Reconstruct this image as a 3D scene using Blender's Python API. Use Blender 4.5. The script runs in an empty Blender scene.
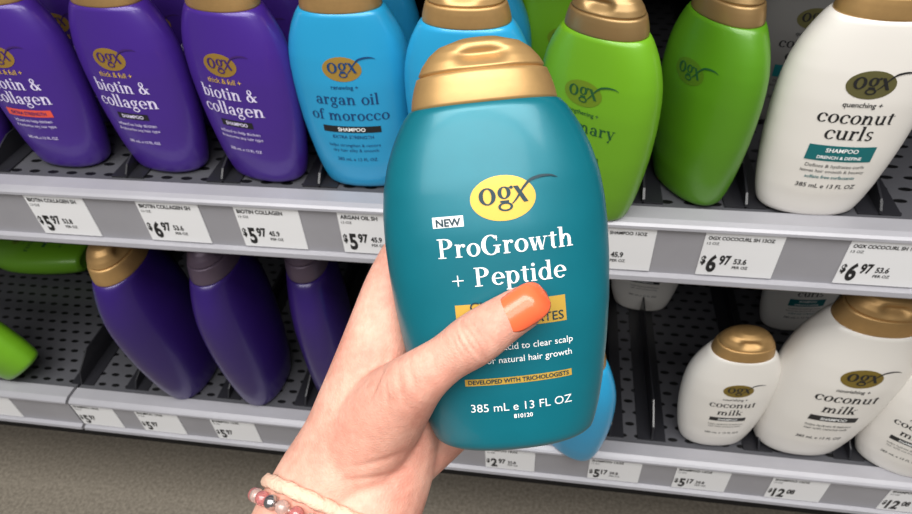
import bpy, bmesh, math, random
import numpy as np
from mathutils import Vector, Matrix
from mathutils.bvhtree import BVHTree
random.seed(4)
S = bpy.context.scene
C = S.collection
try: S.view_settings.view_transform = 'Standard'
except Exception: pass
R_ = math.radians

# ------------------------------------------------------------------ camera
F = 640.0
up = Vector((-.0462, .7387, .6725)).normalized()
xc = Vector((.9887, -.0624, .1364)); xc = (xc - up*xc.dot(up)).normalized()
yc = up.cross(xc)
RW = Matrix((xc, yc, up))            # camera vector -> world vector
CP = Vector((0, -.365, .86))
cd = bpy.data.cameras.new('camera'); co = bpy.data.objects.new('camera', cd); C.objects.link(co)
cd.sensor_width = 36; cd.lens = F/912*36; cd.clip_start = .01
co.matrix_world = Matrix.Translation(CP) @ RW.to_4x4()
cd.dof.use_dof = True; cd.dof.focus_distance = .24; cd.dof.aperture_fstop = 28
S.camera = co
def ray(px, py): return RW @ Vector(((px-456)/F, -(py-257)/F, -1))
def at(px, py, d): return CP + ray(px, py)*d          # estimated point at a depth
def on_z(px, py, z):
    r = ray(px, py); return CP + r*((z-CP.z)/r.z)
def on_y(px, py, y):
    r = ray(px, py); return CP + r*((y-CP.y)/r.y)

# ------------------------------------------------------------------ materials
def lin(c):
    return tuple((x/255/12.92 if x/255 <= .04045 else ((x/255+.055)/1.055)**2.4) for x in c)+(1,)
MC = {}
def mat(name, rgb, rough=.4, metal=0, noise=0, nscale=30, bump=0, bscale=200, coat=0, sss=0, rgb2=None, stretch=None, trans=0):
    if name in MC: return MC[name]
    m = bpy.data.materials.new(name); m.use_nodes = True; nt = m.node_tree; b = nt.nodes['Principled BSDF']
    b.inputs['Base Color'].default_value = lin(rgb); b.inputs['Roughness'].default_value = rough; b.inputs['Metallic'].default_value = metal
    b.inputs['Coat Weight'].default_value = coat; b.inputs['Coat Roughness'].default_value = .12; b.inputs['Transmission Weight'].default_value = trans
    tc = nt.nodes.new('ShaderNodeTexCoord')
    src = tc.outputs['Object']
    if stretch:
        mp = nt.nodes.new('ShaderNodeMapping'); mp.inputs['Scale'].default_value = stretch
        nt.links.new(src, mp.inputs[0]); src = mp.outputs[0]
    if noise or rgb2:
        n = nt.nodes.new('ShaderNodeTexNoise'); n.inputs['Scale'].default_value = nscale; n.inputs['Detail'].default_value = 7; n.inputs['Roughness'].default_value = .62
        nt.links.new(src, n.inputs['Vector'])
        r = nt.nodes.new('ShaderNodeValToRGB'); r.color_ramp.elements[0].position = .35; r.color_ramp.elements[1].position = .68
        c2 = rgb2 if rgb2 else tuple(x*(1-noise) for x in rgb)
        r.color_ramp.elements[0].color = lin(c2); r.color_ramp.elements[1].color = lin(rgb)
        nt.links.new(n.outputs['Fac'], r.inputs[0]); nt.links.new(r.outputs[0], b.inputs['Base Color'])
    if bump:
        n2 = nt.nodes.new('ShaderNodeTexNoise'); n2.inputs['Scale'].default_value = bscale; n2.inputs['Detail'].default_value = 4
        nt.links.new(src, n2.inputs['Vector'])
        bp = nt.nodes.new('ShaderNodeBump'); bp.inputs['Strength'].default_value = bump; bp.inputs['Distance'].default_value = .001
        nt.links.new(n2.outputs['Fac'], bp.inputs['Height']); nt.links.new(bp.outputs[0], b.inputs['Normal'])
    MC[name] = m; return m
def skin_mat():
    m = bpy.data.materials.new('skin'); m.use_nodes = True; nt = m.node_tree; b = nt.nodes['Principled BSDF']; N = nt.nodes.new; L = nt.links.new
    tc = N('ShaderNodeTexCoord')
    def noise(s, d=5):
        n = N('ShaderNodeTexNoise'); n.inputs['Scale'].default_value = s; n.inputs['Detail'].default_value = d; L(tc.outputs['Object'], n.inputs['Vector']); return n.outputs['Fac']
    def ramp(f, a, c0, b_, c1):
        r = N('ShaderNodeValToRGB'); r.color_ramp.elements[0].position = a; r.color_ramp.elements[1].position = b_
        r.color_ramp.elements[0].color = c0; r.color_ramp.elements[1].color = c1; L(f, r.inputs[0]); return r.outputs[0]
    c1 = ramp(noise(45, 6), .32, lin((208, 144, 126)), .68, lin((226, 176, 156)))
    c2 = ramp(noise(340, 3), .38, (.92, .87, .86, 1), .62, (1, 1, 1, 1))
    mx = N('ShaderNodeMix'); mx.data_type = 'RGBA'; mx.blend_type = 'MULTIPLY'; mx.inputs[0].default_value = .8; L(c1, mx.inputs[6]); L(c2, mx.inputs[7]); L(mx.outputs[2], b.inputs['Base Color'])
    v = N('ShaderNodeTexVoronoi'); v.feature = 'DISTANCE_TO_EDGE'; v.inputs['Scale'].default_value = 700
    mp = N('ShaderNodeMapping'); mp.inputs['Scale'].default_value = (1, .5, 1.3); mp.inputs['Rotation'].default_value = (.3, .5, .6); L(tc.outputs['Object'], mp.inputs[0]); L(mp.outputs[0], v.inputs['Vector'])
    ad = N('ShaderNodeMath'); ad.operation = 'ADD'; L(v.outputs['Distance'], ad.inputs[0]); L(noise(190, 6), ad.inputs[1])
    bp = N('ShaderNodeBump'); bp.inputs['Strength'].default_value = .24; bp.inputs['Distance'].default_value = .0009; L(ad.outputs[0], bp.inputs['Height']); L(bp.outputs[0], b.inputs['Normal'])
    b.inputs['Roughness'].default_value = .58; b.inputs['Specular IOR Level'].default_value = .35
    b.inputs['Subsurface Weight'].default_value = .12; b.inputs['Subsurface Radius'].default_value = (1, .4, .25); b.inputs['Subsurface Scale'].default_value = .002
    return m
def perforated(name, rgb, hole):
    m = bpy.data.materials.new(name); m.use_nodes = True; nt = m.node_tree; b = nt.nodes['Principled BSDF']; N = nt.nodes.new; L = nt.links.new
    b.inputs['Roughness'].default_value = .42; b.inputs['Metallic'].default_value = .3
    tc = N('ShaderNodeTexCoord'); sp = N('ShaderNodeSeparateXYZ'); L(tc.outputs['Object'], sp.inputs[0])
    def M(op, a, c=None):
        n = N('ShaderNodeMath'); n.operation = op
        for i, v in enumerate((a, c)):
            if v is None: continue
            if isinstance(v, (int, float)): n.inputs[i].default_value = v
            else: L(v, n.inputs[i])
        return n.outputs[0]
    v = M('MULTIPLY', sp.outputs[1], 1/.0145); row = M('FLOOR', v); fv = M('SUBTRACT', M('SUBTRACT', v, row), .5)
    u = M('ADD', M('MULTIPLY', sp.outputs[0], 1/.017), M('MULTIPLY', row, .5)); fu = M('SUBTRACT', M('SUBTRACT', u, M('FLOOR', u)), .5)
    d = M('ADD', M('MULTIPLY', M('MULTIPLY', fu, fu), 12.), M('MULTIPLY', M('MULTIPLY', fv, fv), 40.))
    h = M('LESS_THAN', d, 1.0)
    mx = N('ShaderNodeMix'); mx.data_type = 'RGBA'; L(h, mx.inputs[0]); mx.inputs[6].default_value = lin(rgb); mx.inputs[7].default_value = lin(hole)
    L(mx.outputs[2], b.inputs['Base Color']); return m

GOLD = mat('gold_cap', (200, 160, 104), .46, .6, noise=.08, nscale=60, coat=.05)
GOLD2 = mat('badge_gold', (192, 154, 62), .4, .4)
BRONZE = mat('bronze_cap', (160, 130, 86), .42, .6, coat=.1)
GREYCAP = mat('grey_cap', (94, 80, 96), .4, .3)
TEAL = mat('teal_plastic', (8, 114, 130), .38, .25, noise=.1, nscale=9, coat=.18)
PURPLE = mat('purple_plastic', (68, 38, 136), .34, .1, coat=.3)
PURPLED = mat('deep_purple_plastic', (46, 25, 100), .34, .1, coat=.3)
BLUE = mat('blue_plastic', (40, 156, 206), .34, .1, coat=.3)
GREEN = mat('green_plastic', (104, 160, 28), .38, .05, coat=.2)
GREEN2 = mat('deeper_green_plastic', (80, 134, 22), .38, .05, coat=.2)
WHITEP = mat('white_plastic', (222, 218, 212), .38, 0, coat=.2)
INKW = mat('white_ink', (238, 240, 240), .5)
INKL = mat('lilac_ink', (220, 212, 240), .5)
INKG = mat('gold_ink', (206, 168, 80), .4, .2)
INKB = mat('black_ink', (28, 28, 30), .5)
INKN = mat('navy_ink', (16, 62, 110), .5)
INKD = mat('dark_green_ink', (24, 78, 40), .5)
INKT = mat('teal_ink', (10, 100, 104), .5)
INKR = mat('red_ink', (222, 84, 66), .5)
INKP = mat('plum_ink', (58, 28, 100), .5)
BAD_BROWN = mat('badge_olive', (96, 92, 56), .4, .2)
BAD_PURPLE = mat('badge_antique_gold', (160, 126, 56), .4, .3)
INKDT = mat('dark_teal_ink', (10, 50, 62), .5)
RAIL = mat('rail_plastic', (156, 155, 161), .38, .12, noise=.05, nscale=12)
CARD = mat('label_card', (226, 226, 228), .45)
FINM = mat('smoked_plastic', (32, 32, 36), .3, 0, coat=.2)
BLACKM = mat('back_panel_metal', (12, 12, 14), .6, noise=.2, nscale=8)
DECKM = perforated('perforated_metal', (82, 82, 87), (10, 10, 12))
SKIN = skin_mat()
NAIL = mat('orange_nail_polish', (246, 108, 66), .26, 0, coat=.25)
CORD = mat('cream_cord', (226, 188, 164), .7, bump=.8, bscale=600)
PINKB = mat('pink_bead', (222, 140, 138), .12, 0, coat=.6, trans=.55)
SILVB = mat('silver_bead', (180, 176, 176), .2, .9)
CLEARB = mat('pearl_bead', (232, 206, 196), .12, 0, coat=.7, trans=.6)
FLOORM = mat('floor_vinyl', (132, 124, 112), .5, noise=.3, nscale=220, rgb2=(100, 93, 83), bump=.15, bscale=60)
KICK = mat('kick_metal', (34, 32, 32), .6)

# ------------------------------------------------------------------ object helpers
def mesh_obj(name, vs, fs, mats, parent=None, fm=None, smooth=True):
    me = bpy.data.meshes.new(name); me.from_pydata([tuple(v) for v in vs], [], fs)
    if not isinstance(mats, (list, tuple)): mats = [mats]
    for m in mats: me.materials.append(m)
    if fm: me.polygons.foreach_set('material_index', fm)
    if smooth: me.polygons.foreach_set('use_smooth', [True]*len(me.polygons))
    me.update()
    o = bpy.data.objects.new(name, me); C.objects.link(o)
    if parent: o.parent = parent
    return o
def tag(o, label=None, cat=None, group=None, kind=None):
    if label: o['label'] = label
    if cat: o['category'] = cat
    if group: o['group'] = group
    if kind: o['kind'] = kind
    return o
def empty(name, loc=(0, 0, 0)):
    o = bpy.data.objects.new(name, None); o.empty_display_size = .02; C.objects.link(o); o.location = loc; return o
def copy_tree(o, parent=None):
    c = o.copy(); C.objects.link(c)
    if parent: c.parent = parent
    for ch in list(o.children): copy_tree(ch, c)
    return c
def prism(name, prof, x0, x1, m, parent=None):
    n = len(prof); vs = [(x0, y, z) for y, z in prof]+[(x1, y, z) for y, z in prof]
    fs = [(i, (i+1) % n, n+(i+1) % n, n+i) for i in range(n)]+[tuple(range(n))[::-1], tuple(range(n, 2*n))]
    o = mesh_obj(name, vs, fs, m, parent, smooth=False)
    bm = bmesh.new(); bm.from_mesh(o.data); bmesh.ops.recalc_face_normals(bm, faces=bm.faces)
    bm.to_mesh(o.data); bm.free(); return o
def box(name, a, b, m, parent=None):
    return prism(name, [(a[1], a[2]), (b[1], a[2]), (b[1], b[2]), (a[1], b[2])], a[0], b[0], m, parent)

# ------------------------------------------------------------------ 2-D lettering
def rect(x0, y0, x1, y1, nx=1, ny=1):
    vs = [(x0+(x1-x0)*i/nx, y0+(y1-y0)*j/ny) for j in range(ny+1) for i in range(nx+1)]
    fs = [(j*(nx+1)+i, j*(nx+1)+i+1, (j+1)*(nx+1)+i+1, (j+1)*(nx+1)+i) for j in range(ny) for i in range(nx)]
    return vs, fs
def ring(cx, cy, rx, ry, tx, ty, a0=0, a1=360, n=26):
    vs = []; fs = []; tx *= 1.22; ty *= 1.2
    for i in range(n+1):
        a = R_(a0+(a1-a0)*i/n); c, s = math.cos(a), math.sin(a)
        vs += [(cx+(rx-tx)*c, cy+(ry-ty)*s), (cx+rx*c, cy+ry*s)]
        if i: k = 2*i; fs.append((k-2, k-1, k+1, k))
    return vs, fs
def disc(cx, cy, rx, ry, n=36, rr=4):
    vs = [(cx, cy)]; fs = []
    for r in range(1, rr+1):
        for i in range(n):
            a = 2*math.pi*i/n; vs.append((cx+rx*r/rr*math.cos(a), cy+ry*r/rr*math.sin(a)))
    for i in range(n):
        fs.append((0, 1+i, 1+(i+1) % n))
        for r in range(1, rr):
            a = 1+(r-1)*n; b = 1+r*n; fs.append((a+i, b+i, b+(i+1) % n, a+(i+1) % n))
    return vs, fs
def swoosh(pts, ws, n=24):
    P = np.array(pts); t = np.linspace(0, 1, len(pts)); q = np.linspace(0, 1, n)
    def sm(a):
        y = np.interp(q, t, a); k = np.array([1, 2, 3, 2, 1])/9; return np.convolve(np.pad(y, 2, 'edge'), k, 'valid')
    X, Y, W = sm(P[:, 0]), sm(P[:, 1]), sm(np.array(ws)); dx, dy = np.gradient(X), np.gradient(Y); L = np.hypot(dx, dy)+1e-9
    vs = []; fs = []
    for i in range(n):
        nx, ny = -dy[i]/L[i]*W[i]/2, dx[i]/L[i]*W[i]/2
        vs += [(X[i]+nx, Y[i]+ny), (X[i]-nx, Y[i]-ny)]
        if i: k = 2*i; fs.append((k-2, k-1, k+1, k))
    return vs, fs
def diag(x0, y0, x1, y1, w):
    n = 3; vs = []; fs = []
    if w > .09: w *= 1.2
    for i in range(n+1):
        x = x0+(x1-x0)*i/n; y = y0+(y1-y0)*i/n; vs += [(x-w/2, y), (x+w/2, y)]
        if i: k = 2*i; fs.append((k-2, k-1, k+1, k))
    return vs, fs
st = lambda x, y0, y1: rect(x-.01, y0, x+.108, y1, 1, 3)
sf = lambda x0, x1, y: rect(x0, y, x1, y+.036, 2, 1)
dot = lambda x, y, r: disc(x, y, r*1.1, r*1.1, 12, 1)
GL = {
 'o': (.5, [ring(.25, .24, .24, .25, .1, .035)]),
 'c': (.45, [ring(.25, .24, .24, .25, .1, .035, 42, 322), dot(.39, .37, .05)]),
 'e': (.49, [ring(.25, .24, .24, .25, .1, .035, 0, 318), sf(.08, .47, .235)]),
 'a': (.49, [st(.3, 0, .34), ring(.225, .33, .17, .155, .095, .035, 0, 150), dot(.1, .37, .045), ring(.2, .13, .185, .14, .09, .03), sf(.39, .46, 0)]),
 'b': (.52, [st(.05, 0, .74), sf(0, .06, .71), ring(.27, .24, .22, .25, .1, .035)]),
 'd': (.55, [ring(.24, .24, .23, .25, .1, .035), st(.36, 0, .74), sf(.3, .37, .71), sf(.45, .53, 0)]),
 'f': (.31, [st(.08, 0, .6), ring(.24, .58, .16, .17, .095, .035, 30, 180), dot(.33, .67, .045), sf(0, .3, .45), sf(0, .27, 0)]),
 'g': (.46, [ring(.2, .31, .185, .18, .09, .03), ring(.21, -.09, .21, .13, .06, .04), rect(.07, .03, .32, .09, 3, 1), dot(.41, .45, .045), rect(.3, .43, .42, .46)]),
 'h': (.56, [st(.06, 0, .74), sf(0, .08, .71), ring(.28, .29, .18, .19, .095, .045, 0, 180), st(.355, 0, .3), sf(0, .22, 0), sf(.3, .53, 0)]),
 'n': (.56, [st(.06, 0, .48), sf(0, .08, .45), ring(.28, .29, .18, .19, .095, .045, 0, 180), st(.355, 0, .3), sf(0, .22, 0), sf(.3, .53, 0)]),
 'm': (.84, [st(.06, 0, .48), sf(0, .08, .45), ring(.27, .29, .17, .19, .095, .045, 0, 180), st(.345, 0, .3), ring(.555, .29, .17, .19, .095, .045, 0, 180), st(.63, 0, .3), sf(0, .22, 0), sf(.29, .5, 0), sf(.58, .8, 0)]),
 'i': (.25, [st(.06, 0, .48), sf(0, .08, .45), sf(0, .22, 0), dot(.107, .63, .06)]),
 'k': (.54, [st(.06, 0, .74), sf(0, .08, .71), sf(0, .22, 0), diag(.17, .2, .42, .46, .04), diag(.4, 0, .25, .3, .12), sf(.32, .52, 0), sf(.33, .5, .45)]),
 'l': (.25, [st(.06, 0, .74), sf(0, .08, .71), sf(0, .22, 0)]),
 'p': (.54, [st(.06, -.22, .48), sf(0, .08, .45), ring(.28, .24, .22, .25, .1, .035), sf(0, .22, -.22)]),
 'r': (.38, [st(.06, 0, .48), sf(0, .08, .45), sf(0, .24, 0), ring(.27, .32, .14, .16, .05, .04, 50, 170), dot(.31, .42, .055)]),
 's': (.38, [ring(.18, .36, .155, .13, .075, .04, 25, 270), ring(.18, .12, .165, .13, .075, .04, -160, 90)]),
 't': (.33, [st(.09, .08, .6), sf(0, .3, .45), ring(.2, .12, .11, .13, .08, .04, 180, 310)]),
 'u': (.56, [st(.06, .16, .48), sf(0, .08, .45), ring(.24, .18, .18, .19, .095, .04, 180, 330), st(.36, 0, .48), sf(.3, .38, .45), sf(.45, .53, 0)]),
 'w': (.7, [diag(.2, 0, .08, .48, .1), diag(.2, 0, .33, .48, .035), diag(.45, 0, .33, .48, .1), diag(.46, 0, .6, .48, .035), sf(0, .2, .45), sf(.26, .42, .45), sf(.52, .68, .45)]),
 'x': (.46, [diag(.36, 0, .08, .48, .11), diag(.08, 0, .37, .48, .035), sf(0, .18, .45), sf(.28, .44, .45), sf(0, .16, 0), sf(.26, .46, 0)]),
 'y': (.47, [diag(.24, 0, .08, .48, .1), diag(.16, -.18, .38, .48, .035), dot(.13, -.17, .05), sf(0, .18, .45), sf(.3, .46, .45)]),
 'G': (.76, [ring(.35, .36, .34, .375, .13, .035, 42, 335), st(.53, .06, .33), sf(.44, .71, .31), rect(.55, .5, .58, .7)]),
 'P': (.6, [st(.09, 0, .72), ring(.28, .53, .26, .19, .12, .035, -90, 90), sf(.16, .29, .69), sf(.16, .29, .34), sf(0, .29, 0), sf(0, .12, .69)]),
 '+': (.52, [rect(.02, .25, .44, .29, 3, 1), rect(.21, .06, .25, .48, 1, 3)]),
 '&': (.62, [ring(.24, .57, .13, .15, .06, .03), ring(.22, .19, .21, .2, .1, .035, 70, 370), diag(.5, 0, .17, .52, .11), diag(.38, .1, .52, .32, .035), sf(.43, .6, .3)]),
 ' ': (.26, []),
}
def ST(text, tr=.03):
    vs, fs, x = [], [], 0
    for ch in text:
        w, els = GL[ch]
        for v, f in els:
            k = len(vs); vs += [(a+x, b) for a, b in v]; fs += [tuple(i+k for i in q) for q in f]
        x += w+tr
    return vs, fs, x-tr
BTC = {}
def BT(text, bold=0.0, sq=1.0):
    key = (text, bold, sq)
    if key in BTC: return BTC[key]
    cu = bpy.data.curves.new('t', 'FONT'); cu.body = text; cu.size = 1; cu.resolution_u = 3; cu.offset = bold
    o = bpy.data.objects.new('t', cu); C.objects.link(o)
    dg = bpy.context.evaluated_depsgraph_get(); dg.update(); me = o.evaluated_get(dg).to_mesh()
    vs = [(v.co.x*sq, v.co.y) for v in me.vertices]; fs = [tuple(p.vertices) for p in me.polygons]
    o.evaluated_get(dg).to_mesh_clear(); bpy.data.objects.remove(o); bpy.data.curves.remove(cu)
    x0 = min(v[0] for v in vs); vs = [(a-x0, b) for a, b in vs]
    BTC[key] = (vs, fs, max(v[0] for v in vs)); return BTC[key]
class G:
    def __init__(s): s.v = []; s.f = []; s.m = []; s.mats = []
    def add(s, sh, m, sc=1, tx=0, ty=0):
        if m not in s.mats: s.mats.append(m)
        mi = s.mats.index(m); k = len(s.v)
        s.v += [(a*sc+tx, b*sc+ty) for a, b in sh[0]]; s.f += [tuple(i+k for i in q) for q in sh[1]]; s.m += [mi]*len(sh[1])
        return s
    def center(s, sh, m, x, z, width):
        sc = width/sh[2]; return s.add(sh, m, sc, x-width/2, z)
    def on_bottle(s, name, parent, off=.00025):
        return mesh_obj(name, [(x, front(x, z)-off, z) for x, z in s.v], s.f, s.mats, parent, s.m)
    def flat(s, name, parent, y=-.0006):
        return mesh_obj(name, [(x, y, z) for x, z in s.v], s.f, s.mats, parent, s.m, smooth=False)

# ------------------------------------------------------------------ bottle form
BH, BW, BD = .160, .043, .0215
def curve(pts):
    t = np.linspace(0, 1, 601); y = np.interp(t, [p[0] for p in pts], [p[1] for p in pts])
    k = np.hanning(25); k /= k.sum(); ys = np.convolve(np.pad(y, 12, 'edge'), k, 'valid'); return t, ys
WT = curve([(0, .70), (.03, .755), (.08, .81), (.15, .865), (.25, .925), (.35, .97), (.45, .995), (.53, 1.0), (.6, .99), (.66, .962), (.72, .905), (.77, .83), (.81, .75), (.835, .69), (.85, .62), (1, .2)])
DT = curve([(0, .78), (.05, .86), (.15, .95), (.3, 1), (.55, 1), (.66, .95), (.74, .88), (.80, .82), (.845, .76), (1, .3)])
TS = .840
def bw(z):
    t = z/BH; w = float(np.interp(t, *WT))
    if t < .022: w *= 1-.10*(1-t/.022)**2
    return w*BW
def bd(z):
    t = z/BH; w = float(np.interp(t, *DT))
    if t < .022: w *= 1-.16*(1-t/.022)**2
    return w*BD
PE = 2.25
def front(x, z):
    r = min(abs(x)/bw(z), .985); return -bd(z)*(1-r**PE)**(1/PE)
def loft(name, rings, m, parent, n=72, p=PE):
    vs = []; fs = []
    for z, w, d in rings:
        for i in range(n):
            a = 2*math.pi*i/n; c, s = math.cos(a), math.sin(a)
            vs.append((w*math.copysign(abs(c)**(2/p), c), d*math.copysign(abs(s)**(2/p), s), z))
    for r in range(len(rings)-1):
        for i in range(n): fs.append((r*n+i, r*n+(i+1) % n, (r+1)*n+(i+1) % n, (r+1)*n+i))
    fs.append(tuple(range(n))[::-1]); fs.append(tuple(range((len(rings)-1)*n, len(rings)*n)))
    return mesh_obj(name, vs, fs, m, parent)
def make_form(root, bm_, cm_):
    zs = [0, .0006, .0015, .003]+list(np.linspace(.005, TS*BH, 50))
    rings = [(0.0008, .1*BW, .1*BD), (.0006, bw(0)*.9, bd(0)*.9), (0, bw(0)*.97, bd(0)*.97)]+[(z+.0003, bw(z), bd(z)) for z in zs]
    zt = TS*BH; rings += [(zt+.0006, bw(zt)*.97, bd(zt)*.97), (zt+.0008, bw(zt)*.8, bd(zt)*.8)]
    body = loft('body', rings, bm_, root)
    cs = [.840, .848, .868, .895, .92, .945, .968, .985, 1.0]
    def cr(t): return np.interp(t, cs, [.638, .64, .628, .60, .565, .515, .445, .36, .18])*BW
    def cdp(t): return np.interp(t, cs, [.755, .76, .752, .73, .695, .64, .55, .44, .22])*BD
    TL = .918
    T = list(np.linspace(.844, TL-.002, 11))
    cap = loft('cap', [(.8415*BH, cr(.84)*.96, cdp(.84)*.96)]+[(t*BH, cr(t), cdp(t)) for t in T]+[(TL*BH, cr(TL)*.965, cdp(TL)*.965), ((TL+.001)*BH, cr(TL)*.93, cdp(TL)*.93)], cm_, root, p=2.15)
    T = list(np.linspace(TL+.0075, 1.0, 26)); n = 96; p = 2.15
    rg = [((TL+.0005)*BH, cr(TL)*.93, cdp(TL)*.93), ((TL+.0045)*BH, cr(TL)*.95, cdp(TL)*.95)]+[(t*BH, cr(t)*.99, cdp(t)*.99) for t in T]
    vs = []; fs = []
    for z, w, d in rg:
        for i in range(n):
            a = 2*math.pi*i/n; c, s = math.cos(a), math.sin(a)
            x = w*math.copysign(abs(c)**(2/p), c); y = d*math.copysign(abs(s)**(2/p), s); t = z/BH
            if y < 0: y += .0042*math.exp(-(x/.0085)**4-((t-.955)/.018)**2)
            vs.append((x, y, z))
    for r in range(len(rg)-1):
        for i in range(n): fs.append((r*n+i, r*n+(i+1) % n, (r+1)*n+(i+1) % n, (r+1)*n+i))
    fs.append(tuple(range((len(rg)-1)*n, len(rg)*n)))
    mesh_obj('lid', vs, fs, cm_, cap)
    return body
def logo(badge_mat, ink, x, z, rx, ry, root):
    b = G().add(disc(x, z, rx, ry), badge_mat).on_bottle('logo_badge', root, .0002)
    g = G(); em = rx*1.08; x0 = x-.69*em; z0 = z-.16*em
    sh = ST('og'); g.add(sh, ink, em, x0, z0)
    g.add(diag(1.33, 0, 1.06, .48, .11), ink, em, x0, z0)
    g.add(swoosh([(.93, -.03), (1.08, .12), (1.25, .38), (1.48, .62), (1.8, .7), (2.1, .69), (2.3, .6)], [.03, .055, .06, .085, .08, .05, .01], 32), ink, em, x0, z0)
    g.on_bottle('logo_lettering', b, .0005)
def band(root, x0, z0, x1, z1, m, texts):
    b = G().add(rect(x0, z0, x1, z1, 12, 2), m).on_bottle('label_band', root); q = G()
    for t, ink, z, w in texts: q.center(BT(t, .02), ink, 0, z, w)
    q.on_bottle('band_lettering', b, .0005)
def vol(root, ink, z, w): G().center(BT('385 mL e 13 FL OZ', .01), ink, 0, z, w).on_bottle('volume_lettering', root)
def make_bottle(kind):
    root = empty('shampoo_bottle'); g = G()
    if kind in ('purple', 'purple_red'):
        make_form(root, PURPLE, GOLD); logo(BAD_PURPLE, INKP, 0, .1, .0135, .0082, root)
        g.center(BT('thick & full +', .01), INKG, 0, .0868, .028)
        g.center(ST('biotin &'), INKL, 0, .0745, .046); g.center(ST('collagen'), INKL, 0, .0625, .050)
        if kind == 'purple': band(root, -.0135, .0525, .0135, .0575, INKB, [('SHAMPOO', INKL, .0536, .019)])
        else: band(root, -.0205, .0515, .0205, .0575, INKR, [('EXTRA STRENGTH', INKP, .0532, .032)])
        g.center(BT('infused to help thicken'), INKL, 0, .0465, .034); g.center(BT('& texturize any hair type'), INKL, 0, .042, .036)
        vol(root, INKL, .031, .028)
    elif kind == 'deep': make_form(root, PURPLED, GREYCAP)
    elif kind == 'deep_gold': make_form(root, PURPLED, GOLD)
    elif kind == 'argan':
        make_form(root, BLUE, GOLD); logo(mat('badge_bronze', (170, 136, 62), .4, .3), INKN, 0, .1, .0135, .0085, root)
        g.center(BT('renewing +', .01), INKN, 0, .086, .019)
        g.center(ST('argan oil'), INKN, 0, .0745, .045); g.center(ST('of morocco'), INKN, 0, .0622, .056)
        band(root, -.021, .0525, .021, .0575, INKB, [('SHAMPOO', INKW, .0536, .020)])
        g.center(BT('EXTRA STRENGTH', .01), INKN, 0, .0475, .030); g.center(BT('helps strengthen & restore'), INKN, 0, .0405, .038); g.center(BT('dry hair silky & smooth'), INKN, 0, .036, .034)
        vol(root, INKN, .028, .030)
    elif kind == 'green':
        make_form(root, GREEN, BRONZE); logo(mat('badge_green', (108, 136, 30), .4, .2), INKD, 0, .1, .0135, .0085, root)
        g.center(BT('strengthening +', .01), INKD, 0, .086, .026)
        g.center(ST('rosemary'), INKD, 0, .0735, .050)
        band(root, -.016, .0525, .016, .057, INKD, [('SHAMPOO', INKW, .0534, .018)])
        vol(root, INKD, .030, .028)
    elif kind == 'green_plain':
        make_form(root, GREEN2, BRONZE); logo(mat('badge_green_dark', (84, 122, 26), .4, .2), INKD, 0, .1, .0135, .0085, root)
    elif kind in ('curls', 'curls_shaded'):
        make_form(root, WHITEP if kind == 'curls' else mat('shaded_white_plastic', (120, 118, 116), .45), GOLD); logo(BAD_BROWN, INKB, 0, .1, .0135, .0085, root)  # back-row bottle: darker copy of the white plastic, shadow painted into its colour
        g.center(BT('quenching +', .012), INKB, 0, .0862, .022)
        g.center(ST('coconut'), INKB, 0, .0752, .043); g.center(ST('curls'), INKB, 0, .0642, .028)
        band(root, -.0195, .0485, .0195, .0595, INKT, [('SHAMPOO', INKW, .055, .019), ('DRENCH & DEFINE', INKW, .0502, .026)])
        g.center(BT('Defines & hydrates curls'), INKB, 0, .0435, .035); g.center(BT('leaves hair smooth & bouncy'), INKB, 0, .0395, .038); g.center(BT('sulfate free surfactants', .015), INKT, 0, .035, .030)
        vol(root, INKB, .0275, .036)
    elif kind == 'milk':
        make_form(root, WHITEP, GOLD); logo(mat('badge_dark_gold', (128, 108, 44), .4, .3), INKB, 0, .1, .0135, .0085, root)
        g.center(BT('nourishing +', .012), INKB, 0, .0862, .022)
        g.center(ST('coconut'), INKB, 0, .0752, .042); g.center(ST('milk'), INKB, 0, .0632, .023)
        band(root, -.0165, .0535, .0165, .059, INKB, [('SHAMPOO', INKW, .0549, .018)])
        g.center(BT('helps hydrate & balance'), INKB, 0, .047, .032); g.center(BT('hair with coconut milk'), INKB, 0, .043, .030)
        vol(root, INKB, .031, .032)
    if g.v: g.on_bottle('label_lettering', root)
    return root

# ------------------------------------------------------------------ setting
ZU, ZL = .570, .2645
fl = box('floor', (-3, -2.5, -.02), (3, 1.2, 0), FLOORM); tag(fl, kind='structure')
wb = box('wall_back', (-1.6, .46, 0), (1.6, .49, 1.7), BLACKM); tag(wb, kind='structure')
kk = box('baseboard_back', (-1.6, .10, 0), (1.6, .12, .12), KICK); tag(kk, kind='structure')
def make_shelf(z, x0, x1, label):
    r = empty('shelf', ((x0+x1)/2, 0, z)); a, b = x0-(x0+x1)/2, x1-(x0+x1)/2
    box('deck', (a, .012, -.022), (b, .455, 0), DECKM, r)
    prof = [(.014, 0), (.012, .0025), (-.002, .003), (-.006, .0015), (-.008, 0), (-.0085, -.002), (-.0062, -.003), (-.0062, -.0445), (-.0105, -.0455), (-.0115, -.049), (-.009, -.052), (.014, -.052)]
    prism('price_rail', prof, a, b, RAIL, r)
    tag(r, label, 'shelf'); return r
make_shelf(ZU, -.95, .95, 'grey perforated upper shelf with the long price rail, holding the front-facing bottles')
make_shelf(ZL, -.528, .95, 'grey perforated lower shelf with price rail above the floor')
make_shelf(ZL, -1.4, -.532, 'short end of a neighbouring lower shelf at the far left, beyond the rail joint')
make_shelf(ZU+.32, -.95, .95, 'unseen topmost shelf added above the bottles to shade the shelf interior')  # out of view, added to darken the space behind the bottles

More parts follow.
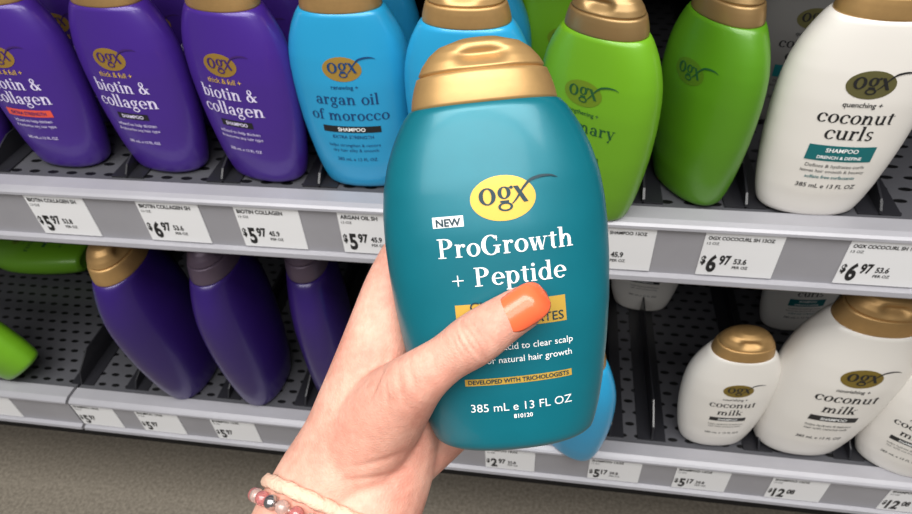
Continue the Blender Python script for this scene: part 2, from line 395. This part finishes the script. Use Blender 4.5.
def divider(x, z, h, label, grp, y0=.018, L=.40):
    t = .0016
    prof = [(y0, z+.0004), (y0+L, z+.0004), (y0+L, z+h), (y0+.03, z+h), (y0+.006, z+h*.55), (y0, z+.004)]
    o = empty('shelf_divider', (x, 0, 0)); prism('fin', prof, -t/2, t/2, FINM, o)
    box('foot', (-.014, y0, z+.0003), (.014, y0+L, z+.0016), FINM, o)
    tag(o, label, 'divider', grp)
# ------------------------------------------------------------------ bottles
protos = {}
def put(kind, pos, label, yaw=0, s=1, grp=None, lean=(0, 0), sx=1, sy=1):
    if kind not in protos: o = protos[kind] = make_bottle(kind)
    else: o = copy_tree(protos[kind])
    o.location = pos; o.rotation_euler = (lean[0], lean[1], yaw); o.scale = (s*sx, s*sy, s)
    tag(o, label, 'bottle', grp)
    return o
def bx(px, py, z, s=1): p = on_z(px, py, z); return Vector((p.x, p.y+.017*s, z+.0003))
GU, GLW = 'bottles on the upper shelf', 'bottles on the lower shelf'
F1 = {}
def up_(key, kind, px, py, label, yaw=0, s=1, **k):
    p = bx(px, py, ZU, s); F1[key] = p; put(kind, p, label, yaw, s, GU, **k)
up_('A0', 'purple', -32, 157, 'purple gold-capped bottle cut off by the left edge, only its lower corner showing')
up_('A', 'purple_red', 66, 169, 'purple biotin and collagen bottle with a red label band', R_(-5))
up_('B', 'purple', 165, 174, 'purple biotin and collagen bottle right of the red-banded one', R_(-8))
up_('C', 'purple', 264, 183, 'purple biotin and collagen bottle standing directly left of the blue argan oil bottle', R_(-13))
up_('D', 'argan', 364, 189, 'bright blue argan oil bottle with black band, standing beside the purple bottles', R_(1))
up_('E', 'argan', 470, 212, 'bright blue bottle behind the held teal bottle, only its shoulders and gold cap showing', R_(-4))
up_('F', 'green', 586, 218, 'lime green bottle with lettering ending ary, directly right of the held bottle', R_(-32), .97)
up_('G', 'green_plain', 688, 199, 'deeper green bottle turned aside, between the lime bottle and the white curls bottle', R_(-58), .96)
up_('I', 'curls', 808, 218, 'large white coconut curls bottle with teal band at right end of the upper shelf', R_(0), 1.02, lean=(0, R_(1.5)))
up_('H', 'curls_shaded', 778, 124, 'coconut curls bottle in shadow behind, between the green and front white bottles', 0, .9)
for k, kind, dy, lb in (('A', 'purple', .07, 'purple bottle in the shadowed second row behind the red-banded purple bottle'), ('B', 'purple', .07, 'purple bottle in the second row behind the one right of the red-banded bottle'), ('C', 'purple', .07, 'purple bottle in the second row behind the purple bottle beside the blue one'), ('D', 'argan', .07, 'blue bottle in the second row behind the front argan oil bottle'), ('E', 'argan', .07, 'blue bottle in the second row behind the held bottle'), ('F', 'green', .085, 'green bottle in the second row behind the green bottle ending ary')):
    put(kind, F1[k]+Vector((-.004 if k != 'F' else -.022, dy, 0)), lb, R_(random.uniform(-5, 5)), .96, GU)
UXP = [(-20, 'dark divider at the far left of the upper shelf, beside the red-banded purple bottle'), (117, 'dark divider between the red-banded purple bottle and its right neighbour'), (215, 'dark divider between the two black-banded purple bottles'), (314, 'dark divider between the third purple bottle and the blue argan bottle'), (415, 'dark divider right of the front blue argan oil bottle'), (530, 'dark divider left of the front green bottle, behind the held bottle'), (644, 'dark divider between the two front green bottles'), (748, 'dark divider between the turned green bottle and the white curls bottle'), (884, 'dark divider right of the white coconut curls bottle')]
for px, nme in UXP: divider(on_z(px, 185+px*.045, ZU).x, ZU, .018, nme, 'dividers on the upper shelf')

def lo(kind, px, py, label, yaw=0, s=1, **k):
    p = bx(px, py, ZL, s); return put(kind, p, label, yaw, s, GLW, **k)
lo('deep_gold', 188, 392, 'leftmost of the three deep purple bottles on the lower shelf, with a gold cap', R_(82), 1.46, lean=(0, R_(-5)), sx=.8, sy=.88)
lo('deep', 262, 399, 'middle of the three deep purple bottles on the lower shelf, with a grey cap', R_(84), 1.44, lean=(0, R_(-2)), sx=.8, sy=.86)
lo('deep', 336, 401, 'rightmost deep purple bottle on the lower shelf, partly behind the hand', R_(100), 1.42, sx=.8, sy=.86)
lo('argan', 566, 454, 'bright blue bottle on the lower shelf, peeking out below and right of the held bottle', R_(140), 1.05)
lo('milk', 712, 447, 'small white coconut milk bottle with gold cap, left of the big white one', R_(4), 1)
lo('milk', 798, 457, 'big white coconut milk bottle with gold cap, tallest on the lower shelf', R_(3), 1.35, lean=(0, R_(4)), sx=.96)
lo('milk', 894, 474, 'white coconut bottle cut by the right edge on the lower shelf', R_(-24), .98)
lo('milk', 640, 312, 'white bottle deep in shadow on the lower shelf, right of the held bottle', R_(-6), 1)
lo('curls', 790, 332, 'white bottle in the shadowed second row above the small coconut milk bottle', R_(5), 1)
g1 = lo('green', 24, 388, 'lime green bottle leaning to the left at the left edge of the lower shelf', 0, .98)
g1.rotation_euler = (0, R_(-36), 0); g1.location.z += .018
g2 = put('green', (0, 0, 0), 'lime green bottle lying on its side at the back left of the lower shelf', 0, 1, GLW)
p = on_z(30, 250, ZL+.03)
g2.matrix_world = Matrix.Translation((p.x+.085, p.y+.01, ZL+.0225)) @ Matrix(((0, .0, -1), (1, 0, 0), (0, -1, 0))).to_4x4()
LX = [(78, 392, .03, 'dark divider at the far left of the lower shelf beside the leaning green bottle'), (132, 398, .02, 'dark divider left of the gold-capped deep purple bottle'), (226, 406, .02, 'dark divider between the first two deep purple bottles'), (304, 412, .02, 'dark divider between the middle and right deep purple bottles'), (610, 443, .026, 'dark divider right beside the blue bottle behind the held bottle'), (652, 447, .03, 'dark divider left of the small coconut milk bottle, right of its twin track'), (760, 462, .02, 'dark divider between the small and the big white coconut bottles'), (852, 470, .02, 'dark divider between the big white bottle and the one at the right edge')]
for px, py, h, nme in LX:
    divider(on_z(px, py, ZL).x, ZL, h, nme, 'dividers on the lower shelf')

# ------------------------------------------------------------------ price labels
def price_label(px, z, big, cents, name, unit, label, grp, y=-.0064, py=300, tilt=0):
    X = on_y(px, py, y).x; w, h = .0262, .0200
    r = empty('price_label', (X, y, z)); r.rotation_euler = (0, tilt, 0)
    box('card', (-w, -.0006, -h), (w, 0, h), CARD, r)
    g = G(); q = .62
    g.add(BT('$', .04, q), INKB, .0105, -w+.0012, -h+.011); x = -w+.0058
    sh = BT(big, .04, q); sc = .0215; g.add(sh, INKB, sc, x, -h+.004); x += sh[2]*sc+.0012
    sh = BT(cents, .04, q); g.add(sh, INKB, .0118, x, -h+.0112); x += sh[2]*.0118+.0022
    if unit:
        g.add(BT(unit, .03, .75), INKB, .0068, x, -h+.0122); g.add(BT('PER OZ', .02, .9), INKB, .0036, x, -h+.0075)
    sh = BT(name, .03, .85); g.add(sh, INKB, min(.0050, .044/sh[2]), -w+.0022, h-.0062)
    g.add(BT('13 OZ', .01), INKB, .0032, -w+.0022, h-.0108)
    g.flat('printed_text', r, -.0008)
    tag(r, label, 'price label', grp)
pu, pl_ = 'price labels on the upper rail', 'price labels on the lower rail'
zu, zl = ZU-.0228, ZL-.0228
price_label(62, zu, '5', '97', 'BIOTIN COLLAGEN SH', '53.8', 'white price label for 5.97 leftmost on the upper rail', pu, py=213)
price_label(173, zu, '6', '97', 'BIOTIN COLLAGEN SH', '53.6', 'white price label on the upper rail second from left, reading 6.97', pu, py=219)
price_label(271, zu, '5', '97', 'BIOTIN COLLAGEN', '45.9', 'white price label on the upper rail below the purple bottle beside the blue one', pu, py=227)
price_label(374, zu, '5', '97', 'ARGAN OIL SH', '45.9', 'white price label on the upper rail left of the held bottle, partly hidden by it', pu, py=234)
price_label(616, zu, '5', '97', 'ROSEMARY SHAMPOO 13OZ', '45.9', 'white price label on the upper rail right against the held bottle', pu, py=247)
price_label(739, zu, '6', '97', 'OGX COCOCURL SH 13OZ', '53.6', 'white price label for 6.97 on the upper rail, second from the right', pu, py=256)
price_label(882, zu, '6', '97', 'OGX COCOCURL SH 13OZ', '53.6', 'white price label for 6.97 at the right end of the upper rail', pu, py=265)
for px, py, b, c, u, lb in ((1, 410, '5', '17', '', 'white price label cut by the left edge on the lower rail'), (99, 417, '5', '97', '', 'white price label on the lower rail just right of the rail joint'), (162, 424, '5', '97', '', 'white price label on the lower rail below the gold-capped deep purple bottle'), (237, 432, '5', '97', '', 'white price label on the lower rail left of the hand, fully visible'), (327, 440, '5', '97', '', 'white price label on the lower rail mostly hidden behind the hand'), (510, 460, '2', '97', '22.8', 'white price label on the lower rail just under the base of the held bottle'), (614, 471, '5', '17', '39.8', 'white price label for 5.17 on the lower rail below the blue bottle'), (701, 479, '5', '17', '39.8', 'white price label for 5.17 on the lower rail below the small coconut milk bottle'), (796, 490, '12', '08', '', 'white price label for 12.08 below the big white coconut bottle'), (913, 501, '12', '08', '', 'white price label for 12.08 cut off at the lower right corner')):
    price_label(px, zl, b, c, 'SHAMPOO 13OZ', u, lb, pl_, py=py, tilt=R_(random.uniform(-.6, .6)))

# ------------------------------------------------------------------ held bottle
held = empty('shampoo_bottle')
body = make_form(held, TEAL, GOLD)
zc_ = Vector((-.098, .965, .14)).normalized(); xx = Vector((.998, .06, 0)); xx = (xx-zc_*xx.dot(zc_)).normalized(); yy = zc_.cross(xx)
ax = [RW @ v for v in (xx, yy, zc_)]
SX, SZ = .985, .955
cen = at(497, 257, .245)+RW @ Vector((0, .0045, 0))
org = cen-ax[2]*.080*SZ
HM = Matrix.Translation(org) @ Matrix((ax[0]*SX, ax[1], ax[2]*SZ)).transposed().to_4x4()
held.matrix_world = HM; HI = HM.inverted()
tag(held, 'teal bottle with gold flip cap held up in the hand in front of the shelves', 'bottle')
bvh = BVHTree.FromPolygons([HM @ v.co for v in body.data.vertices], [tuple(p.vertices) for p in body.data.polygons])
def fdep(px, py):
    r = ray(px, py); h = bvh.ray_cast(CP, r.normalized()); return None if h[0] is None else h[3]/r.length
def bdep(px, py):
    r = ray(px, py); o = CP+r*.6; h = bvh.ray_cast(o, -r.normalized()); return None if h[0] is None else .6-h[3]/r.length
def loc(px, py):
    d = fdep(px, py); q = HI @ at(px, py, d); return q.x, q.z
def hold(g, sh, m, xl, xr, y):
    a = loc(xl, y); b = loc(xr, y-(xr-xl)*.03); sc = (b[0]-a[0])/sh[2]; g.add(sh, m, sc, a[0], (a[1]+b[1])/2)
BRIGHT = mat('bright_gold_foil', (214, 174, 76), .36, .35)
c0 = loc(503, 198); e0 = loc(470, 200); e1 = loc(536, 196); t0 = loc(503, 175); t1 = loc(503, 221)
logo(BRIGHT, INKDT, c0[0], c0[1], (e1[0]-e0[0])/2, (t0[1]-t1[1])/2, held)
g = G(); hold(g, ST('ProGrowth', .02), INKW, 438, 574, 254); hold(g, ST('+ Peptide', .03), INKW, 452, 567, 284)
hold(g, BT('Salicylic acid to clear scalp', .003), INKW, 470, 573, 348); hold(g, BT('for natural hair growth', .003), INKW, 484, 572, 360)
g.on_bottle('label_lettering', held)
g = G(); hold(g, BT('385 mL e 13 FL OZ', .0), INKW, 471, 572, 408); hold(g, BT('810120', .02), INKW, 514, 533, 417)
g.on_bottle('volume_lettering', held)
def hband(name, x0, y0, x1, y1, m, texts, ink, bold=.015):
    a = loc(x0, y1); b = loc(x1, y0-(x1-x0)*.03); a2 = loc(x1, y1-(x1-x0)*.03)
    o = G().add(rect(a[0], (a[1]+a2[1])/2, a2[0], b[1], 16, 3), m).on_bottle(name, held, .0002)
    q = G()
    for t, l, r, y in texts: hold(q, BT(t, bold), ink, l, r, y)
    q.on_bottle(name.split('_')[0]+'_lettering', o, .0005)
hband('flash_box', 433, 216, 464, 228, INKW, [('NEW', 436, 461, 226.5)], INKDT, .03)
hband('claim_panel', 457, 297, 567, 327, BRIGHT, [('CLARIFIES &', 470, 546, 309.5), ('STIMULATES', 492, 564, 323)], INKDT, .005)
hband('claim_strip', 465, 371, 572, 382, BRIGHT, [('DEVELOPED WITH TRICHOLOGISTS', 468, 569, 380.5)], INKDT, .02)

# ------------------------------------------------------------------ hand
chains = []
def fr(px, py, r, k=.95):
    d = fdep(px, py); return at(px, py, d-r*k)
def bk(px, py, r, k=.97):
    d = bdep(px, py); return at(px, py, d+r*k)
T_tip = fr(522, 308, .0080); T_mid = fr(501, 321, .0087); T_ip = fr(475, 339, .0096); T_a = fr(447, 358, .0088)
def A(px, py, d): return at(px, py, d)
chains.append([(T_tip, .0077), (T_mid, .0084), (T_ip, .0094), (T_a, .0087), (A(420, 378, .2275), .0104), (A(397, 400, .240), .0142), (A(378, 422, .252), .0176), (A(360, 450, .262), .0198)])
chains.append([(A(404, 260, .268), .0108), (A(392, 288, .267), .0118), (A(383, 325, .264), .0140), (A(375, 365, .262), .0170), (A(366, 405, .262), .0200), (A(350, 445, .264), .0210), (A(326, 487, .264), .0220)])
chains.append([(A(404, 405, .262), .0145), (A(400, 432, .265), .0166), (A(392, 465, .266), .0180), (A(378, 495, .264), .0200), (A(354, 545, .256), .0215), (A(326, 640, .238), .0235), (A(292, 800, .205), .025), (A(270, 1050, .17), .027)])
chains.append([(A(326, 487, .264), .0220), (A(302, 540, .256), .023), (A(266, 640, .238), .024), (A(226, 800, .205), .0255), (A(200, 1050, .17), .0275)])
def c_back(lst): chains.append([(bk(px, py, r) if bdep(px, py) else A(px, py, d), r) for px, py, r, d in lst])
c_back([(360, 440, .019, .266), (385, 370, .015, .27), (404, 300, .013, .272), (418, 262, .0115, .27), (440, 215, .0098, .27), (463, 180, .009, .27), (482, 158, .0084, .27), (498, 145, .0078, .27)])
c_back([(375, 445, .019, .268), (420, 370, .015, .28), (445, 300, .013, .28), (462, 258, .0118, .28), (498, 215, .0100, .28), (528, 195, .0092, .28), (550, 184, .0086, .28), (568, 178, .0078, .27)])
c_back([(390, 450, .018, .270), (450, 385, .015, .285), (480, 330, .013, .285), (497, 292, .0115, .285), (532, 260, .0096, .28), (558, 246, .0088, .28), (574, 240, .0082, .27), (586, 236, .0076, .265)])
c_back([(398, 458, .0165, .272), (452, 415, .0145, .288), (500, 370, .0125, .288), (525, 338, .0108, .285), (550, 310, .0088, .28), (566, 298, .008, .28), (577, 292, .0075, .27), (586, 288, .007, .265)])
def ico(c, r, vs, fs, cache={}):
    if 'm' not in cache:
        bm = bmesh.new(); bmesh.ops.create_icosphere(bm, subdivisions=3, radius=1); cache['m'] = ([v.co.copy() for v in bm.verts], [tuple(v.index for v in f.verts) for f in bm.faces]); bm.free()
    k = len(vs); vs += [c+v*r for v in cache['m'][0]]; fs += [tuple(i+k for i in f) for f in cache['m'][1]]
vs, fs = [], []
for ch in chains:
    n = len(ch)
    for i in range(n-1):
        p0, r0 = ch[max(i-1, 0)]; p1, r1 = ch[i]; p2, r2 = ch[i+1]; p3, r3 = ch[min(i+2, n-1)]
        steps = max(3, int((p2-p1).length/(.14*min(r1, r2))))
        for j in range(steps):
            t = j/steps; t2, t3 = t*t, t*t*t
            p = .5*((2*p1)+(p2-p0)*t+(2*p0-5*p1+4*p2-p3)*t2+(3*p1-p0-3*p2+p3)*t3)
            rr = .5*((2*r1)+(r2-r0)*t+(2*r0-5*r1+4*r2-r3)*t2+(3*r1-r0-3*r2+r3)*t3)
            ico(p, rr, vs, fs)
    ico(ch[-1][0], ch[-1][1], vs, fs)
tmp = mesh_obj('tmp', vs, fs, SKIN)
m = tmp.modifiers.new('r', 'REMESH'); m.mode = 'VOXEL'; m.voxel_size = .0008; m.use_smooth_shade = True
m = tmp.modifiers.new('s', 'SMOOTH'); m.factor = .5; m.iterations = 24
dg = bpy.context.evaluated_depsgraph_get(); dg.update()
me = bpy.data.meshes.new_from_object(tmp.evaluated_get(dg)); bpy.data.objects.remove(tmp)
me.materials.clear(); me.materials.append(SKIN)
co_ = np.empty(len(me.vertices)*3); me.vertices.foreach_get('co', co_); co_ = co_.reshape(-1, 3)
no_ = np.array([v.normal[:] for v in me.vertices])
tdir = (T_tip-T_ip).normalized(); view = (CP-T_ip).normalized(); side = tdir.cross(view).normalized(); view = side.cross(tdir).normalized()
def groove(c, along, across, nrm, L, depth, width, bend=0):
    d = co_-np.array(c); a = d@np.array(along); p = d@np.array(across)+bend*(a/L)**2*L; f = (no_@np.array(nrm)) > .1
    near = (np.abs(a) < L) & f & (np.linalg.norm(d, axis=1) < L*1.6)
    return np.where(near, depth*np.exp(-(p/width)**2)*(1-(a/L)**2), 0)
disp = np.zeros(len(co_)); top = T_ip+view*.0085
for off, dp, L in ((-.0062, .0004, .0055), (-.0042, .0007, .007), (-.0018, .0010, .0082), (0.0004, .0011, .0085), (.0026, .0009, .0078), (.0050, .0005, .0065)):
    disp += groove(top+tdir*off, side, tdir, view, L, dp, .0007, .12*(1 if off > 0 else -1))
disp -= groove(T_ip+view*.008, side, tdir, view, .009, .0009, .005)
def line_groove(p0, p1, depth, width):
    c = (p0+p1)/2; al = (p1-p0); L = al.length/2; al.normalize(); nv = (CP-c).normalized(); ac = al.cross(nv).normalized()
    return groove(c, al, ac, nv, L, depth, width, .12)
for (a, b, d, dd) in (((406, 358), (418, 402), .220, .0005), ((395, 362), (404, 410), .228, .0006), ((383, 372), (390, 420), .236, .0004), ((430, 352), (438, 386), .214, .0004), ((352, 470), (420, 450), .245, .0006), ((372, 400), (392, 345), .245, .0005), ((362, 330), (396, 300), .252, .0003), ((340, 484), (412, 472), .245, .0006)):
    disp += line_groove(A(a[0], a[1], d), A(b[0], b[1], d), dd, .0012)
co_ = co_-no_*disp[:, None]
me.vertices.foreach_set('co', co_.reshape(-1)); me.polygons.foreach_set('use_smooth', [True]*len(me.polygons)); me.update()
hand = bpy.data.objects.new('person', me); C.objects.link(hand)
tag(hand, 'fair-skinned left hand and wrist of a person gripping the teal bottle, thumb across its front', 'person')
vs, fs = [], []; nu, nv = 20, 26; Rn = .0077
for j in range(nv+1):
    s_ = j/nv; v0, v1 = -.0084, .0096
    v = v0+(v1-v0)*s_
    q = abs(2*s_-1); wf = (1-q**2.8)**.46 if q < 1 else 0
    wmax = 60*max(wf, .02)
    for i in range(nu+1):
        u = -1+2*i/nu; a = R_(u*wmax)
        droop = .17*max(0, v-.003)**2/.0075
        vs.append(T_tip+tdir*v+side*(Rn*.98*math.sin(a))+view*(Rn*math.cos(a)*.96+.0007-droop*7))
for j in range(nv):
    for i in range(nu):
        k = j*(nu+1)+i; fs.append((k, k+1, k+nu+2, k+nu+1))
nail = mesh_obj('fingernail', vs, fs, NAIL, hand); tag(nail, 'glossy orange thumbnail')
sm_ = nail.modifiers.new('s', 'SOLIDIFY'); sm_.thickness = .0006; sm_.offset = 0
hb = BVHTree.FromPolygons([v.co for v in me.vertices], [tuple(p.vertices) for p in me.polygons])
axis = (A(275, 640, .236)-A(355, 470, .264)).normalized()
def ring_pts(c, nrm, n, off):
    e1 = nrm.orthogonal().normalized(); e2 = nrm.cross(e1); out = []
    for i in range(n):
        a = 2*math.pi*i/n; d = e1*math.cos(a)+e2*math.sin(a)
        h = hb.ray_cast(c+d*.12, -d); q = h[0] if h[0] else c+d*.03
        out.append(q+d*off)
    for _ in range(6): out = [(out[i-1]+out[i]*2+out[(i+1) % n])/4 for i in range(n)]
    return out
def tube(name, pts, r, m, parent=None, n=12, twist=0, flat=1, amp=0):
    vs, fs = [], []; N = len(pts)
    for i, p in enumerate(pts):
        t = (pts[(i+1) % N]-pts[i-1]).normalized(); b = t.cross(axis).normalized(); c = b.cross(t)
        for k in range(n):
            a = 2*math.pi*k/n; rr = r*(1+amp*math.cos(3*a+twist*i)); vs.append(p+(b*math.cos(a)+c*math.sin(a)*flat)*rr)
    for i in range(N):
        for k in range(n): fs.append((i*n+k, i*n+(k+1) % n, ((i+1) % N)*n+(k+1) % n, ((i+1) % N)*n+k))
    return mesh_obj(name, vs, fs, m, parent)
cb = tube('cord_bracelet', ring_pts(A(339, 514, .258), axis, 200, .0012), .0018, CORD, twist=.6, flat=1.5, amp=.1)
tag(cb, 'cream cord bracelet on the wrist, nearer the hand than the beads', 'bracelet')
br = empty('beaded_bracelet', A(332, 531, .256)); bpy.context.view_layer.update()
rp = ring_pts(br.location.copy(), axis, 200, .0022); Lc = [0]
for i in range(200): Lc.append(Lc[-1]+(rp[(i+1) % 200]-rp[i]).length)
nb = int(Lc[-1]/.0060); sph = {}
for mm in (PINKB, SILVB, CLEARB):
    v_, f_ = [], []; ico(Vector((0, 0, 0)), .0029, v_, f_); o = mesh_obj('bead', v_, f_, mm); sph[mm] = o.data; bpy.data.objects.remove(o)
tube('elastic', [p-br.location for p in rp[::2]], .0006, CLEARB, br, n=6)
for i in range(nb):
    s_ = Lc[-1]*i/nb; k = max(j for j in range(200) if Lc[j] <= s_)
    o = bpy.data.objects.new('bead', sph[[PINKB, CLEARB, SILVB, PINKB, CLEARB][i % 5]]); C.objects.link(o); o.parent = br; o.location = rp[k]-br.location
tag(br, 'pink and silver beaded bracelet on the wrist at the bottom edge', 'bracelet')

# ------------------------------------------------------------------ light
def area(name, loc, sx, sy, e, col=(1, 1, 1), rot=(0, 0, 0)):
    l = bpy.data.lights.new(name, 'AREA'); l.shape = 'RECTANGLE'; l.size = sx; l.size_y = sy; l.energy = e; l.color = col
    o = bpy.data.objects.new(name, l); C.objects.link(o); o.location = loc; o.rotation_euler = rot; return o
area('ceiling_light', (.1, -.75, 2.7), 3.2, .9, 92, (1, .985, .95), (R_(5), 0, 0))
area('aisle_light', (-.3, -1.8, 2.5), 3.0, .9, 46, (1, .985, .96), (R_(38), 0, 0))
w = bpy.data.worlds.new('world'); S.world = w; w.use_nodes = True
w.node_tree.nodes['Background'].inputs[0].default_value = (.97, .97, 1, 1); w.node_tree.nodes['Background'].inputs[1].default_value = .12
